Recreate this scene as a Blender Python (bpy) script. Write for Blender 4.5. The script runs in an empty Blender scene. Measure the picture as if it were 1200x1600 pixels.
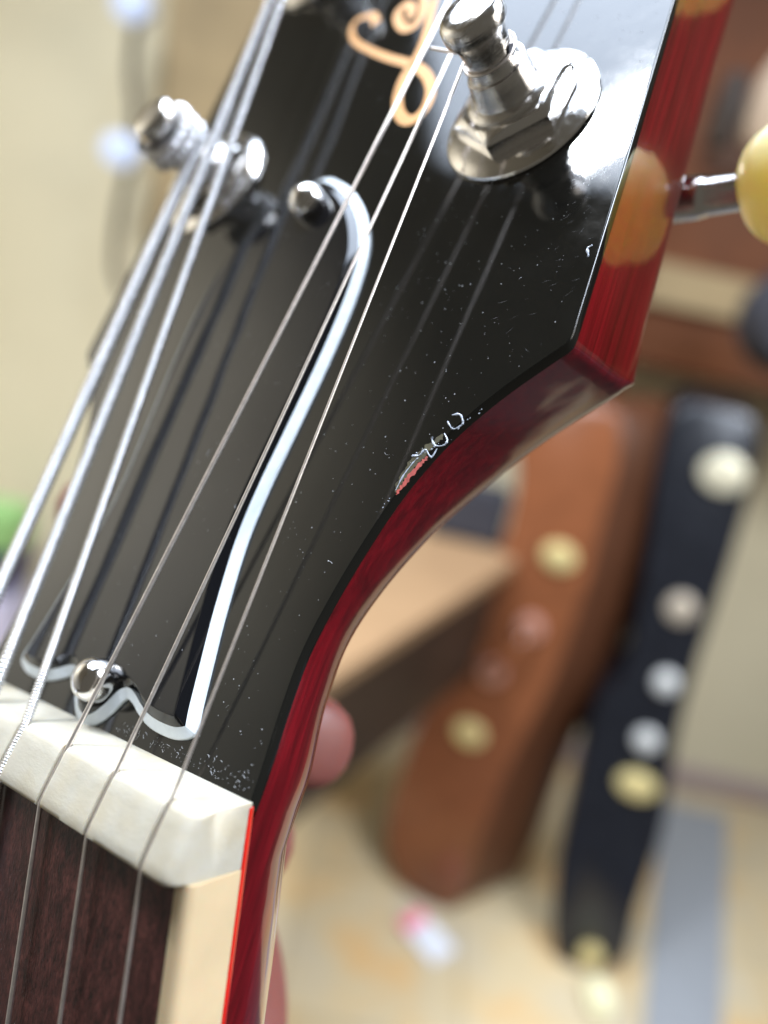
import bpy, bmesh, math, random
from mathutils import Vector, Matrix, noise
from math import sin, cos, pi, radians

random.seed(7)
sc = bpy.context.scene
col = sc.collection

# ------------------------------------------------------------------ camera
PITCH, ROLL = radians(20), radians(12.4)
FW = Vector((0, cos(PITCH), -sin(PITCH)))
R0, U0 = Vector((1, 0, 0)), Vector((0, sin(PITCH), cos(PITCH)))
CR = cos(ROLL) * R0 + sin(ROLL) * U0
CU = -sin(ROLL) * R0 + cos(ROLL) * U0
cam_d = bpy.data.cameras.new("camera")
cam = bpy.data.objects.new("camera", cam_d)
col.objects.link(cam)
cam.matrix_world = Matrix((
    (CR.x, CU.x, -FW.x, 0), (CR.y, CU.y, -FW.y, 0), (CR.z, CU.z, -FW.z, 1.3), (0, 0, 0, 1)))
cam_d.sensor_fit = 'VERTICAL'
cam_d.sensor_height = 24.0
cam_d.lens = 1237.7 / 1600 * 24.0
cam_d.clip_start = 0.004
cam_d.clip_end = 50
cam_d.dof.use_dof = True
cam_d.dof.focus_distance = 0.067
cam_d.dof.aperture_fstop = cam_d.lens / 2.6
cam_d.dof.aperture_blades = 0
sc.camera = cam

# ------------------------------------------------------------------ room light
w = bpy.data.worlds.new("World")
sc.world = w
w.use_nodes = True
bg = w.node_tree.nodes["Background"]
bg.inputs[0].default_value = (0.80, 0.74, 0.62, 1)
bg.inputs[1].default_value = 0.14

def area(name, loc, sx, sy, power, colr, target):
    d = bpy.data.lights.new(name, 'AREA')
    d.spread = radians(125); d.shape = 'RECTANGLE'; d.size = sx; d.size_y = sy; d.energy = power; d.color = colr
    o = bpy.data.objects.new(name, d); col.objects.link(o)
    o.location = loc
    o.rotation_euler = (Vector(target) - Vector(loc)).to_track_quat('-Z', 'Y').to_euler()
    return o
area("ceiling_panel_and_fill", (-0.45, 0.72, 2.62), 1.36, 1.22, 34, (0.72, 0.83, 1.0), (-0.42, 0.75, 0))
t1 = area("ceiling_tube_light", (-0.85, 0.46, 2.60), 0.42, 0.05, 16, (0.95, 0.98, 1.0), (-0.85, 0.46, 0))
t1.rotation_euler = (0, 0, radians(-19))
t2 = area("ceiling_tube_light", (-0.95, 0.30, 2.60), 0.20, 0.045, 7, (0.95, 0.98, 1.0), (-0.95, 0.30, 0))
t2.rotation_euler = (0, 0, radians(48))
area("ceiling_panel_and_fill", (1.05, 0.0, 2.60), 0.9, 0.9, 46, (0.80, 0.88, 1.0), (0.7, 0.1, 0))  # added overhead fill for the red side and button, not a known fixture
sp_d = bpy.data.lights.new("wall_fill_spot", 'SPOT'); sp_d.energy = 150; sp_d.color = (1.0, 0.96, 0.88)  # added spot that brightens the side wall mirrored in the headstock face
sp_d.spot_size = radians(108); sp_d.spot_blend = 1.0; sp_d.shadow_soft_size = 0.05
sp_o = bpy.data.objects.new("wall_fill_spot", sp_d); col.objects.link(sp_o); sp_o.location = (-0.85, 0.75, 1.9)
sp_o.rotation_euler = (Vector((-2.05, 0.95, 1.65)) - Vector(sp_o.location)).to_track_quat('-Z', 'Y').to_euler()
area("right_fill_light", (2.5, -0.3, 2.3), 1.2, 1.0, 16, (1.0, 0.96, 0.90), (0, 1.2, 0.8))  # added fill lamp from the right, no known window there

sc.view_settings.view_transform = 'Standard'
sc.view_settings.look = 'None'
sc.view_settings.exposure = 0.0
sc.cycles.use_denoising = True
sc.cycles.max_bounces = 8

# ------------------------------------------------------------------ materials
MATS = {}
class NT:
    def __init__(self, name):
        self.m = bpy.data.materials.new(name); self.m.use_nodes = True
        self.t = self.m.node_tree; self.b = self.t.nodes["Principled BSDF"]
    def n(self, typ, **kw):
        x = self.t.nodes.new(typ)
        for k, v in kw.items():
            if k in x.inputs: x.inputs[k].default_value = v
            else: setattr(x, k, v)
        return x
    def l(self, a, b): self.t.links.new(a, b)
    def coord(self, scale=(1, 1, 1)):
        tc = self.n('ShaderNodeTexCoord'); mp = self.n('ShaderNodeMapping')
        mp.inputs['Scale'].default_value = scale
        self.l(tc.outputs['Object'], mp.inputs['Vector']); return mp.outputs['Vector']
    def noise(self, vec, scale, detail=3, rough=0.5):
        x = self.n('ShaderNodeTexNoise'); x.inputs['Scale'].default_value = scale
        x.inputs['Detail'].default_value = detail; x.inputs['Roughness'].default_value = rough
        self.l(vec, x.inputs['Vector']); return x.outputs['Fac']
    def ramp(self, fac, stops):
        r = self.n('ShaderNodeValToRGB'); e = r.color_ramp.elements
        while len(e) < len(stops): e.new(0.5)
        for i, (p, c) in enumerate(stops):
            e[i].position = p; e[i].color = (*c, 1) if len(c) == 3 else c
        self.l(fac, r.inputs['Fac']); return r.outputs['Color']
    def bump(self, h, dist, strength=1.0, prev=None):
        b = self.n('ShaderNodeBump'); b.inputs['Strength'].default_value = strength
        b.inputs['Distance'].default_value = dist
        self.l(h, b.inputs['Height'])
        if prev is not None: self.l(prev, b.inputs['Normal'])
        return b.outputs['Normal']
    def set(self, **kw):
        for k, v in kw.items():
            self.b.inputs[k.replace('_', ' ')].default_value = v
        return self

def G3(g): return (g, g, g)

def simple(name, c, rough=0.5, metal=0.0, var=0.12, scale=40, **kw):
    """plain procedural material: colour with a little mottling"""
    n = NT(name); v = n.coord()
    f = n.noise(v, scale, 4)
    lo = tuple(x * (1 - var) for x in c); hi = tuple(min(1, x * (1 + var)) for x in c)
    n.l(n.ramp(f, [(0.3, lo), (0.7, hi)]), n.b.inputs['Base Color'])
    n.set(Roughness=rough, Metallic=metal)
    for k, x in kw.items(): n.b.inputs[k.replace('_', ' ')].default_value = x
    MATS[name] = n.m; return n.m

def make_materials():
    # piano-black lacquer
    n = NT('black_lacquer'); v = n.coord()
    n.set(Base_Color=(0.006, 0.006, 0.0052, 1), IOR=1.56)
    wav = n.noise(v, 55, 1, 0.3)
    v2 = n.coord((1, 0.25, 1)); fine = n.noise(v2, 9000, 2, 0.6)
    nb = n.bump(wav, 0.00009, 1.0); nb = n.bump(fine, 0.0000012, 1.0, nb)
    n.l(nb, n.b.inputs['Normal'])
    vr = n.noise(v, 260, 4, 0.65)
    n.l(n.ramp(vr, [(0.35, G3(0.03)), (0.8, G3(0.085))]), n.b.inputs['Roughness'])
    MATS['black_lacquer'] = n.m
    # black plastic
    n = NT('black_plastic'); v = n.coord()
    n.set(Base_Color=(0.004, 0.0045, 0.006, 1), IOR=1.5)
    n.l(n.ramp(n.noise(v, 500, 3), [(0.4, G3(0.04)), (0.8, G3(0.10))]), n.b.inputs['Roughness'])
    n.l(n.bump(n.noise(v, 90, 1), 0.00010), n.b.inputs['Normal'])
    MATS['black_plastic'] = n.m
    # white plastic ply
    n = NT('white_plastic'); v = n.coord()
    n.l(n.ramp(n.noise(v, 900, 3), [(0.3, (0.62, 0.68, 0.73)), (0.7, (0.70, 0.76, 0.81))]), n.b.inputs['Base Color'])
    n.set(Roughness=0.16, IOR=1.5)
    n.l(n.bump(n.noise(v, 5200, 2), 0.000004), n.b.inputs['Normal'])
    MATS['white_plastic'] = n.m
    # cherry lacquered mahogany: grain runs along the neck (local y)
    n = NT('cherry_lacquer')
    v = n.coord((1, 0.02, 1)); g = n.noise(v, 2600, 4, 0.62)
    v2 = n.coord((1, 0.03, 1)); g2 = n.noise(v2, 900, 3, 0.55)
    mx = n.n('ShaderNodeMath', operation='ADD'); n.l(g, mx.inputs[0]); n.l(g2, mx.inputs[1])
    hv = n.n('ShaderNodeMath', operation='MULTIPLY'); n.l(mx.outputs[0], hv.inputs[0]); hv.inputs[1].default_value = 0.5
    n.l(n.ramp(hv.outputs[0], [(0.34, (0.048, 0.0004, 0.0010)), (0.46, (0.085, 0.0007, 0.0026)), (0.62, (0.15, 0.0014, 0.005))]), n.b.inputs['Base Color'])
    n.set(Roughness=0.22, IOR=1.5, Coat_Weight=1.0, Coat_Roughness=0.035, Coat_IOR=1.66)
    vv = n.coord()
    n.l(n.bump(n.noise(vv, 110, 2, 0.4), 0.00022), n.b.inputs['Coat Normal'])
    MATS['cherry_lacquer'] = n.m
    simple('lacquer_glow_red', (0.62, 0.012, 0.006), 0.2, var=0.1, scale=400, Coat_Weight=0.8, Coat_Roughness=0.05)
    # rosewood
    n = NT('rosewood')
    v = n.coord((1, 0.035, 1)); g = n.noise(v, 1500, 5, 0.65)
    c = n.ramp(g, [(0.30, (0.012, 0.004, 0.003)), (0.5, (0.055, 0.014, 0.012)), (0.72, (0.13, 0.040, 0.033))])
    v2 = n.coord((1, 0.03, 1)); p = n.noise(v2, 6000, 2, 0.5)
    mm = n.n('ShaderNodeMix', data_type='RGBA', blend_type='MULTIPLY'); mm.inputs['Factor'].default_value = 0.8
    n.l(c, mm.inputs['A']); n.l(n.ramp(p, [(0.36, G3(0.35)), (0.5, G3(1.0))]), mm.inputs['B'])
    n.l(mm.outputs['Result'], n.b.inputs['Base Color'])
    n.set(Roughness=0.42); n.l(n.bump(p, 0.00005, 0.8), n.b.inputs['Normal'])
    MATS['rosewood'] = n.m
    # bone
    n = NT('bone'); v = n.coord((1, 1, 1))
    a = n.noise(n.coord((0.6, 1.0, 1)), 500, 3, 0.5); b2 = n.noise(v, 160, 3, 0.5)
    c = n.ramp(a, [(0.3, (0.41, 0.38, 0.31)), (0.6, (0.46, 0.43, 0.355))])
    mm = n.n('ShaderNodeMix', data_type='RGBA', blend_type='MULTIPLY'); mm.inputs['Factor'].default_value = 1
    n.l(c, mm.inputs['A']); n.l(n.ramp(b2, [(0.50, (1, 1, 1)), (0.72, (0.97, 0.91, 0.80))]), mm.inputs['B'])
    n.l(mm.outputs['Result'], n.b.inputs['Base Color'])
    n.set(Roughness=0.33, Subsurface_Weight=0.35, Subsurface_Scale=0.0012, Subsurface_Radius=(1.0, 0.7, 0.4))
    n.l(n.bump(n.noise(n.coord((0.5, 1, 1)), 3200, 3, 0.6), 0.000022), n.b.inputs['Normal'])
    MATS['bone'] = n.m
    simple('cream_binding', (0.57, 0.44, 0.27), 0.3, var=0.06, scale=260, Subsurface_Weight=0.25, Subsurface_Scale=0.001)
    simple('cream_button', (1.0, 0.78, 0.44), 0.22, var=0.03, scale=110, Subsurface_Weight=0.85, Subsurface_Scale=0.022, Subsurface_Radius=(1.0, 0.7, 0.45), Coat_Weight=0.3)
    # metals
    n = NT('polished_chrome'); v = n.coord()
    n.set(Base_Color=(0.74, 0.72, 0.70, 1), Metallic=1.0)
    n.l(n.ramp(n.noise(v, 700, 4, 0.7), [(0.35, G3(0.05)), (0.7, G3(0.20))]), n.b.inputs['Roughness'])
    n.l(n.bump(n.noise(n.coord((1, 1, 6)), 1500, 3, 0.6), 0.000012), n.b.inputs['Normal'])
    MATS['polished_chrome'] = n.m
    n = NT('turned_nickel')
    n.set(Base_Color=(0.70, 0.68, 0.66, 1), Metallic=1.0)
    n.l(n.ramp(n.noise(n.coord(), 900, 4, 0.7), [(0.35, G3(0.09)), (0.7, G3(0.26))]), n.b.inputs['Roughness'])
    n.l(n.bump(n.noise(n.coord((0.3, 0.3, 9)), 1300, 3, 0.6), 0.00003), n.b.inputs['Normal'])
    MATS['turned_nickel'] = n.m
    simple('wound_steel', (0.88, 0.88, 0.90), 0.27, 0.95, var=0.06, scale=2000)
    simple('plain_steel', (0.74, 0.68, 0.64), 0.30, 0.85, var=0.12, scale=1500)
    simple('gold_print', (0.60, 0.29, 0.08), 0.42, 0.15, var=0.10, scale=900)
    simple('dust_white', (0.50, 0.51, 0.53), 0.7, var=0.1)
    simple('chip_clear', (0.40, 0.44, 0.52), 0.12, var=0.2, scale=3000)
    simple('chip_red', (0.34, 0.05, 0.04), 0.5, var=0.4, scale=2500)
    simple('chip_olive', (0.04, 0.034, 0.009), 0.5, var=0.4, scale=1500)
    simple('skin', (0.19, 0.062, 0.05), 0.5, var=0.08, scale=120, Subsurface_Weight=0.3, Subsurface_Scale=0.004)
    # room
    n = NT('cream_wall_paint'); v = n.coord()
    n.l(n.ramp(n.noise(v, 1.6, 3), [(0.3, (0.60, 0.53, 0.36)), (0.7, (0.68, 0.61, 0.43))]), n.b.inputs['Base Color'])
    n.set(Roughness=0.75); n.l(n.bump(n.noise(v, 160, 3), 0.001), n.b.inputs['Normal'])
    MATS['cream_wall_paint'] = n.m
    n = NT('stone_tile_floor'); v = n.coord()
    c = n.ramp(n.noise(v, 5.0, 4, 0.6), [(0.36, (0.50, 0.43, 0.31)), (0.52, (0.54, 0.43, 0.26)), (0.66, (0.60, 0.38, 0.17))])
    br = n.n('ShaderNodeTexBrick'); n.l(v, br.inputs['Vector'])
    br.inputs['Scale'].default_value = 1.0; br.inputs['Brick Width'].default_value = 0.33; br.inputs['Row Height'].default_value = 0.33
    br.inputs['Mortar Size'].default_value = 0.006; br.offset = 0.0
    br.inputs['Color1'].default_value = (1, 1, 1, 1); br.inputs['Color2'].default_value = (0.9, 0.88, 0.86, 1); br.inputs['Mortar'].default_value = (0.82, 0.80, 0.77, 1)
    mm = n.n('ShaderNodeMix', data_type='RGBA', blend_type='MULTIPLY'); mm.inputs['Factor'].default_value = 1
    n.l(c, mm.inputs['A']); n.l(br.outputs['Color'], mm.inputs['B']); n.l(mm.outputs['Result'], n.b.inputs['Base Color'])
    n.set(Roughness=0.35); MATS['stone_tile_floor'] = n.m
    simple('grey_wall_paint', (0.58, 0.555, 0.49), 0.75, var=0.10, scale=1.8)
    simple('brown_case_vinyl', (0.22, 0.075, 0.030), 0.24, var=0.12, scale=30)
    simple('brown_case_shaded', (0.085, 0.028, 0.010), 0.5, var=0.12, scale=30)  # same vinyl darkened: shade on the case sides put into the colour
    simple('black_case_vinyl', (0.011, 0.012, 0.016), 0.24, var=0.2, scale=30)
    simple('brass', (0.85, 0.70, 0.32), 0.3, 0.35, var=0.08)
    simple('latch_nickel', (0.85, 0.85, 0.82), 0.3, 0.35, var=0.05)
    simple('aged_nickel', (0.72, 0.66, 0.48), 0.35, 0.3, var=0.1)
    simple('aged_copper', (0.52, 0.44, 0.34), 0.35, 0.3, var=0.1)
    simple('pink_reflection_stud', (0.78, 0.42, 0.32), 0.35, 0.6, var=0.05)  # pinkish reflections on chrome feet put into the base colour
    simple('cabinet_wood', (0.14, 0.042, 0.010), 0.6, var=0.25, scale=7)
    simple('cabinet_dark_wood', (0.09, 0.035, 0.014), 0.5, var=0.25, scale=7)  # darker brown than the carcass wood
    simple('tan_wood', (0.38, 0.28, 0.15), 0.45, var=0.15, scale=9)
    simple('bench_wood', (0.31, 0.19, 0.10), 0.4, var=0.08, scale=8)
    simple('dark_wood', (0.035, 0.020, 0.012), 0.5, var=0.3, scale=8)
    simple('olive_wall_shade', (0.36, 0.28, 0.12), 0.6, var=0.1, scale=5)
    simple('dark_felt', (0.035, 0.035, 0.045), 0.7, var=0.2)
    simple('grey_rubber', (0.26, 0.27, 0.285), 0.6, var=0.06)
    simple('skirting_paint', (0.42, 0.33, 0.30), 0.5, var=0.06)
    simple('white_card', (0.70, 0.72, 0.78), 0.5, var=0.03)
    simple('pink_card', (0.85, 0.22, 0.32), 0.5, var=0.03)
    simple('pale_yellow', (0.80, 0.76, 0.50), 0.4, var=0.04)
    simple('green_plastic', (0.26, 0.46, 0.17), 0.4, var=0.05)
    simple('navy_plastic', (0.03, 0.03, 0.10), 0.4, var=0.05)
    simple('lavender_plastic', (0.62, 0.60, 0.78), 0.4, var=0.05)
    simple('pale_beige', (0.62, 0.46, 0.32), 0.5, var=0.05)
    simple('pale_blue_plastic', (0.62, 0.70, 0.90), 0.3, var=0.05)
make_materials()

# ------------------------------------------------------------------ helpers
S = 0.001     # guitar is measured in millimetres in its own frame
GM = Matrix(((0.7899, 0.13002, -0.5993, -0.02206), (-0.55148, 0.57802, -0.60147, 0.06067),
             (0.26821, 0.8056, 0.52828, 1.25106), (0, 0, 0, 1)))

def link(name, me, mat, parent=None, smooth=35, scale=None):
    o = bpy.data.objects.new(name, me); col.objects.link(o)
    if mat: me.materials.append(MATS[mat])
    if smooth:
        me.shade_smooth()
        if smooth < 180: me.set_sharp_from_angle(angle=radians(smooth))
    if parent: o.parent = parent
    return o

def mesh(name, verts, faces, mat, parent=None, smooth=35, mm=True):
    me = bpy.data.meshes.new(name)
    k = S if mm else 1.0
    me.from_pydata([(v[0] * k, v[1] * k, v[2] * k) for v in verts], [], faces)
    bm = bmesh.new(); bm.from_mesh(me)
    bmesh.ops.recalc_face_normals(bm, faces=bm.faces)
    bm.to_mesh(me); bm.free()
    me.update()
    return link(name, me, mat, parent, smooth)

def loft(rings, close_u=True, cap=True):
    V = []; F = []; n = len(rings[0])
    for r in rings: V += [tuple(p) for p in r]
    for i in range(len(rings) - 1):
        for j in range(n if close_u else n - 1):
            a = i * n + j; b = i * n + (j + 1) % n
            F.append((a, b, b + n, a + n))
    if cap:
        F.append(tuple(range(n))); F.append(tuple(reversed(range((len(rings) - 1) * n, len(rings) * n))))
    return V, F

def lathe(profile, n=40, axis='z'):
    rings = []
    for r, z in profile:
        r = max(r, 1e-4)
        rings.append([(r * cos(2 * pi * k / n), r * sin(2 * pi * k / n), z) for k in range(n)])
    V, F = loft(rings)
    if axis == 'x': V = [(z, x, y) for x, y, z in V]
    return V, F

def frames(path):
    """parallel-transport frames along a polyline"""
    P = [Vector(p) for p in path]; T = []
    for i in range(len(P)):
        T.append((P[min(i + 1, len(P) - 1)] - P[max(i - 1, 0)]).normalized())
    ref = Vector((0, 0, 1)) if abs(T[0].z) < 0.9 else Vector((1, 0, 0))
    N = [(ref - T[0] * ref.dot(T[0])).normalized()]
    for i in range(1, len(P)):
        q = T[i - 1].rotation_difference(T[i]); x = q @ N[-1]
        N.append((x - T[i] * x.dot(T[i])).normalized())
    return P, T, N

def tube(path, rad, n=10, cap=True):
    P, T, N = frames(path); rings = []
    for i in range(len(P)):
        r = rad(i) if callable(rad) else (rad[i] if isinstance(rad, (list, tuple)) else rad)
        B = T[i].cross(N[i])
        rings.append([P[i] + r * (cos(2 * pi * k / n) * N[i] + sin(2 * pi * k / n) * B) for k in range(n)])
    return loft(rings, True, cap)

def resample(path, step):
    out = [Vector(path[0])]; carry = 0
    P = [Vector(p) for p in path]
    for a, b in zip(P, P[1:]):
        L = (b - a).length; m = max(1, int(round(L / step)))
        for k in range(1, m + 1): out.append(a.lerp(b, k / m))
    return out

def wound(path, r, pitch, n=14):
    """a core string with a real wrap wire: ridges as a shallow helix"""
    P = resample(path, pitch / 5); P, T, N = frames(P); rings = []; s = 0
    for i in range(len(P)):
        if i: s += (P[i] - P[i - 1]).length
        B = T[i].cross(N[i]); ring = []
        for k in range(n):
            a = 2 * pi * k / n
            ph = 2 * pi * (s / pitch) - a
            rr = r * 0.80 + (abs(sin(ph / 2))) * pitch * 0.60
            ring.append(P[i] + rr * (cos(a) * N[i] + sin(a) * B))
        rings.append(ring)
    return loft(rings)

def cr(pts, m=8, closed=False):
    """Catmull-Rom through points"""
    P = [Vector(p) for p in pts]; n = len(P); out = []
    rng = range(n) if closed else range(n - 1)
    for i in rng:
        if closed: a, b, c, d = P[(i - 1) % n], P[i], P[(i + 1) % n], P[(i + 2) % n]
        else: a, b, c, d = P[max(i - 1, 0)], P[i], P[i + 1], P[min(i + 2, n - 1)]
        for k in range(m):
            t = k / m
            out.append(0.5 * ((2 * b) + (c - a) * t + (2 * a - 5 * b + 4 * c - d) * t * t + (3 * b - a - 3 * c + d) * t ** 3))
    if not closed: out.append(P[-1])
    return out

def lerp_tab(tab, x):
    if x <= tab[0][0]: return tab[0][1]
    for (a, va), (b, vb) in zip(tab, tab[1:]):
        if x <= b: return va + (vb - va) * (x - a) / (b - a)
    return tab[-1][1]

def root(name, label, cat, M=None, loc=(0, 0, 0), group=None):
    o = bpy.data.objects.new(name, None); col.objects.link(o)
    o.empty_display_size = 0.02
    if M is not None: o.matrix_world = M
    else: o.location = loc
    o['label'] = label; o['category'] = cat
    if group: o['group'] = group
    return o

def tag(o, label, cat, group=None):
    o['label'] = label; o['category'] = cat
    if group: o['group'] = group
    return o

# ------------------------------------------------------------------ the guitar
ANG = radians(19.4); CA, SA = cos(ANG), sin(ANG)
def N(x, d, h):
    """neck frame: d towards the body from the nut's back face, h above the neck's top"""
    return (x, -d * CA - h * SA, -0.05 - d * SA + h * CA)

guitar = root('electric_guitar', 'cherry red electric guitar with glossy black headstock face, held upright in a hand', 'guitar', GM)

# --- neck and headstock wood, one continuous body
WTAB = [(0, 21.35), (2, 21.3), (7, 20.95), (12, 20.9), (17, 21.7), (22, 22.95), (27, 24.5), (31.3, 26.6), (34.5, 29.0),
        (37.3, 31.6), (39.4, 33.9), (40.9, 35.35), (41.3, 35.65), (42.2, 35.75), (60, 35.6), (80, 35.2), (100, 35.3), (150, 36.5), (172, 37.0)]
def smooth_tab(tab, x):
    """cubic through the table, straight at its ends"""
    if x <= tab[0][0]: return tab[0][1]
    if x >= tab[-1][0]: return tab[-1][1]
    for i in range(len(tab) - 1):
        (x0, y0), (x1, y1) = tab[i], tab[i + 1]
        if x <= x1:
            def sl(j):
                if j == 0 or j == len(tab) - 1: k = min(j, len(tab) - 2); return (tab[k + 1][1] - tab[k][1]) / (tab[k + 1][0] - tab[k][0])
                return (tab[j + 1][1] - tab[j - 1][1]) / (tab[j + 1][0] - tab[j - 1][0])
            h = x1 - x0; t = (x - x0) / h
            return (2*t**3 - 3*t*t + 1) * y0 + (t**3 - 2*t*t + t) * h * sl(i) + (-2*t**3 + 3*t*t) * y1 + (t**3 - t*t) * h * sl(i + 1)
W_LOW = [(0, 21.35), (2, 21.3), (7, 20.95), (12, 20.9), (17, 21.7), (22, 22.95), (27, 24.6), (31.3, 26.75), (34.5, 29.0), (37.3, 31.5), (39.4, 33.7), (40.9, 35.35)]
def wsm(y): return smooth_tab(W_LOW, y) if y <= 40.9 else lerp_tab(WTAB, y)
def se(w_, T, n, m, inset=0.0):
    """half section points from right top edge round to left top edge, as (x, depth)"""
    out = []; K = 56
    for k in range(K + 1):
        a = pi * k / K; c, s = cos(a), sin(a)
        out.append((w_ * math.copysign(abs(c) ** (2 / n), c), T * abs(s) ** (2 / m)))
    return out
rings = []
for d in (150, 110, 80, 60, 45, 34, 24, 16, 10, 6):
    wd = 21.4 + 0.010 * d; T = lerp_tab([(0, 14.3), (15, 15.0), (33, 15.2), (60, 15.2), (150, 17)], d)
    rings.append([N(x, d, -0.02 - q) for x, q in se(wd, T, 2.15, 2.15)])
ys = [-1.5] + [k * 1.0 for k in range(0, 40)] + [40.2, 40.9, 41.3, 42.2, 48, 60, 80, 100, 130, 150, 166, 171]
for y in ys:
    t = min(1, max(0, (y - 5) / 34)); t2 = t * t * (3 - 2 * t)
    T = smooth_tab([(0, 14.3), (8, 13.1), (16, 12.8), (24, 13.5), (31, 14.9), (36, 15.6), (41.3, 15.4), (46, 14.2), (60, 13.7)], y); n_ = smooth_tab([(0, 2.4), (8, 2.3), (16, 2.6), (24, 3.8), (31, 6.0), (36, 7.2), (41, 9)], y)
    if y > 42: n_ = 16
    sh = 0.30
    wv = wsm(y) if y < 166 else wsm(y) * (0.86 if y > 170 else 0.97)
    lf = 1 - 0.065 * min(1, max(0, (y - 15) / 20))
    rings.append([(x if x > 0 else x * lf, y + sh * q, -1.02 - q) for x, q in se(wv, T, n_, n_)])
V, F = loft(rings, close_u=True, cap=True)
neck = mesh('neck', V, F, 'cherry_lacquer', guitar, smooth=38)
neck['label'] = 'cherry red lacquered neck and headstock wood'

# built-up lacquer where binding meets wood, light glowing through it painted bright red
P = [N(21.30 + 0.013 * d, d, 0.02) for d in (120, 80, 50, 30, 15, 6, 0.4)]
V, F = tube(cr([P[0], *P[1:]], 4), 0.30, 8)
mesh('lacquer_edge', V, F, 'lacquer_glow_red', guitar)

# --- veneer
def outline(inset, z, y1=171.0):
    yy = [-0.6] + [k * 1.0 for k in range(1, 40)] + [40.2, 40.9, 41.3, 42.2, 44, 50, 60, 80, 100, 130, 150, 165]
    R_ = [(wsm(y), y) for y in yy]
    for k in range(1, 7):
        a = pi / 2 * k / 7; R_.append((wsm(165) - 8 * (1 - cos(a)), 165 + 6 * sin(a)))
    pts = R_ + [(-x * (1 - 0.065 * min(1, max(0, (y - 15) / 20))), y) for x, y in reversed(R_)]
    # offset inwards
    out = []; n = len(pts)
    for i in range(n):
        a, b = Vector(pts[i - 1]), Vector(pts[(i + 1) % n]); t = (b - a).normalized(); nn = Vector((-t.y, t.x))
        p = Vector(pts[i]) + nn * inset; out.append((p.x, p.y, z))
    return out
rg = [outline(-0.03, -1.04), outline(-0.03, -0.16), outline(-0.01, -0.08), outline(0.05, -0.02), outline(0.13, 0.0)]
V, F = loft(rg)
fv = mesh('headstock_face', V, F, 'black_lacquer', guitar, smooth=40)
fv['label'] = 'glossy black face of the headstock'
def flat_cap(o):
    for p in o.data.polygons:
        if len(p.vertices) > 20: p.use_smooth = False
flat_cap(fv)

# --- fretboard and bindings
def sweep_neck(section, name, mat, ds=(5.15, 12, 30, 60, 100, 145)):
    rg = []
    for d in ds: rg.append([N(x * (1 + 0.0006 * (d - 5)), d, h) for x, h in section])
    V, F = loft(rg); return mesh(name, V, F, mat, guitar)
top = [(-20.1 + 40.2 * k / 24, 5.35 + 0.62 * (1 - ((-20.1 + 40.2 * k / 24) / 20.1) ** 2)) for k in range(25)]
sweep_neck(top + [(20.1, 0.05), (-20.1, 0.05)], 'fretboard', 'rosewood')
for s in (1, -1):
    bsec = [(20.14, 0.04), (20.14, 5.33), (20.6, 5.32), (21.1, 5.18), (21.42, 4.85), (21.52, 4.4), (21.55, 0.08)]
    sweep_neck([(s * x, h) for x, h in bsec], 'binding', 'cream_binding')

# --- nut: slotted bone bar with its top sloping towards the headstock
STR_X = [-17.75, -10.65, -3.55, 3.55, 10.65, 17.75]
STR_R = [0.62, 0.50, 0.40, 0.215, 0.17, 0.135]
xs = []
x = -21.5
while x < 21.51:
    xs.append(round(x, 3)); x += 0.10
def nut_ring(x):
    e = max(0, abs(x) - 19.9) / 1.6; e = min(1, e)
    drop = 2.3 * (1 - math.sqrt(max(0, 1 - e * e * 0.985)))
    sl = 0
    for sx, r in zip(STR_X, STR_R):
        u = abs(x - sx) / (r + 0.12)
        if u < 1.0: sl = max(sl, min(1.0, 1.5 * math.sqrt(1 - u * u)) * (r * 1.0 + 0.55))
    inx = math.copysign(0.35 * e ** 3, x)
    pr = [(0.0, 0.0, 0), (0.0, 3.9, 0), (0.04, 4.5, 0.0), (0.22, 4.98, .6), (0.55, 5.25, 1), (1.4, 5.62, 1), (2.6, 6.15, 1), (3.8, 6.65, 1),
          (4.5, 6.87, 1), (4.85, 6.85, 1), (5.03, 6.62, .9), (5.10, 6.1, .2), (5.1, 4.0, 0), (5.1, 0.0, 0)]
    out = []
    for d, h, k in pr:
        hh = h - drop * (h / 6.9) - sl * k
        if h > 0: hh = max(hh, 1.5)
        wob = 0.05 * noise.noise(Vector((x * 0.5, d * 0.7, 3)))
        out.append(N(x - inx * (h / 6.9), d, hh + (wob if 0.1 < d < 5 else 0)))
    return out
V, F = loft([nut_ring(x) for x in xs])
nut = mesh('nut', V, F, 'bone', guitar, smooth=50)
nut['label'] = 'white bone nut with string slots'

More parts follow.
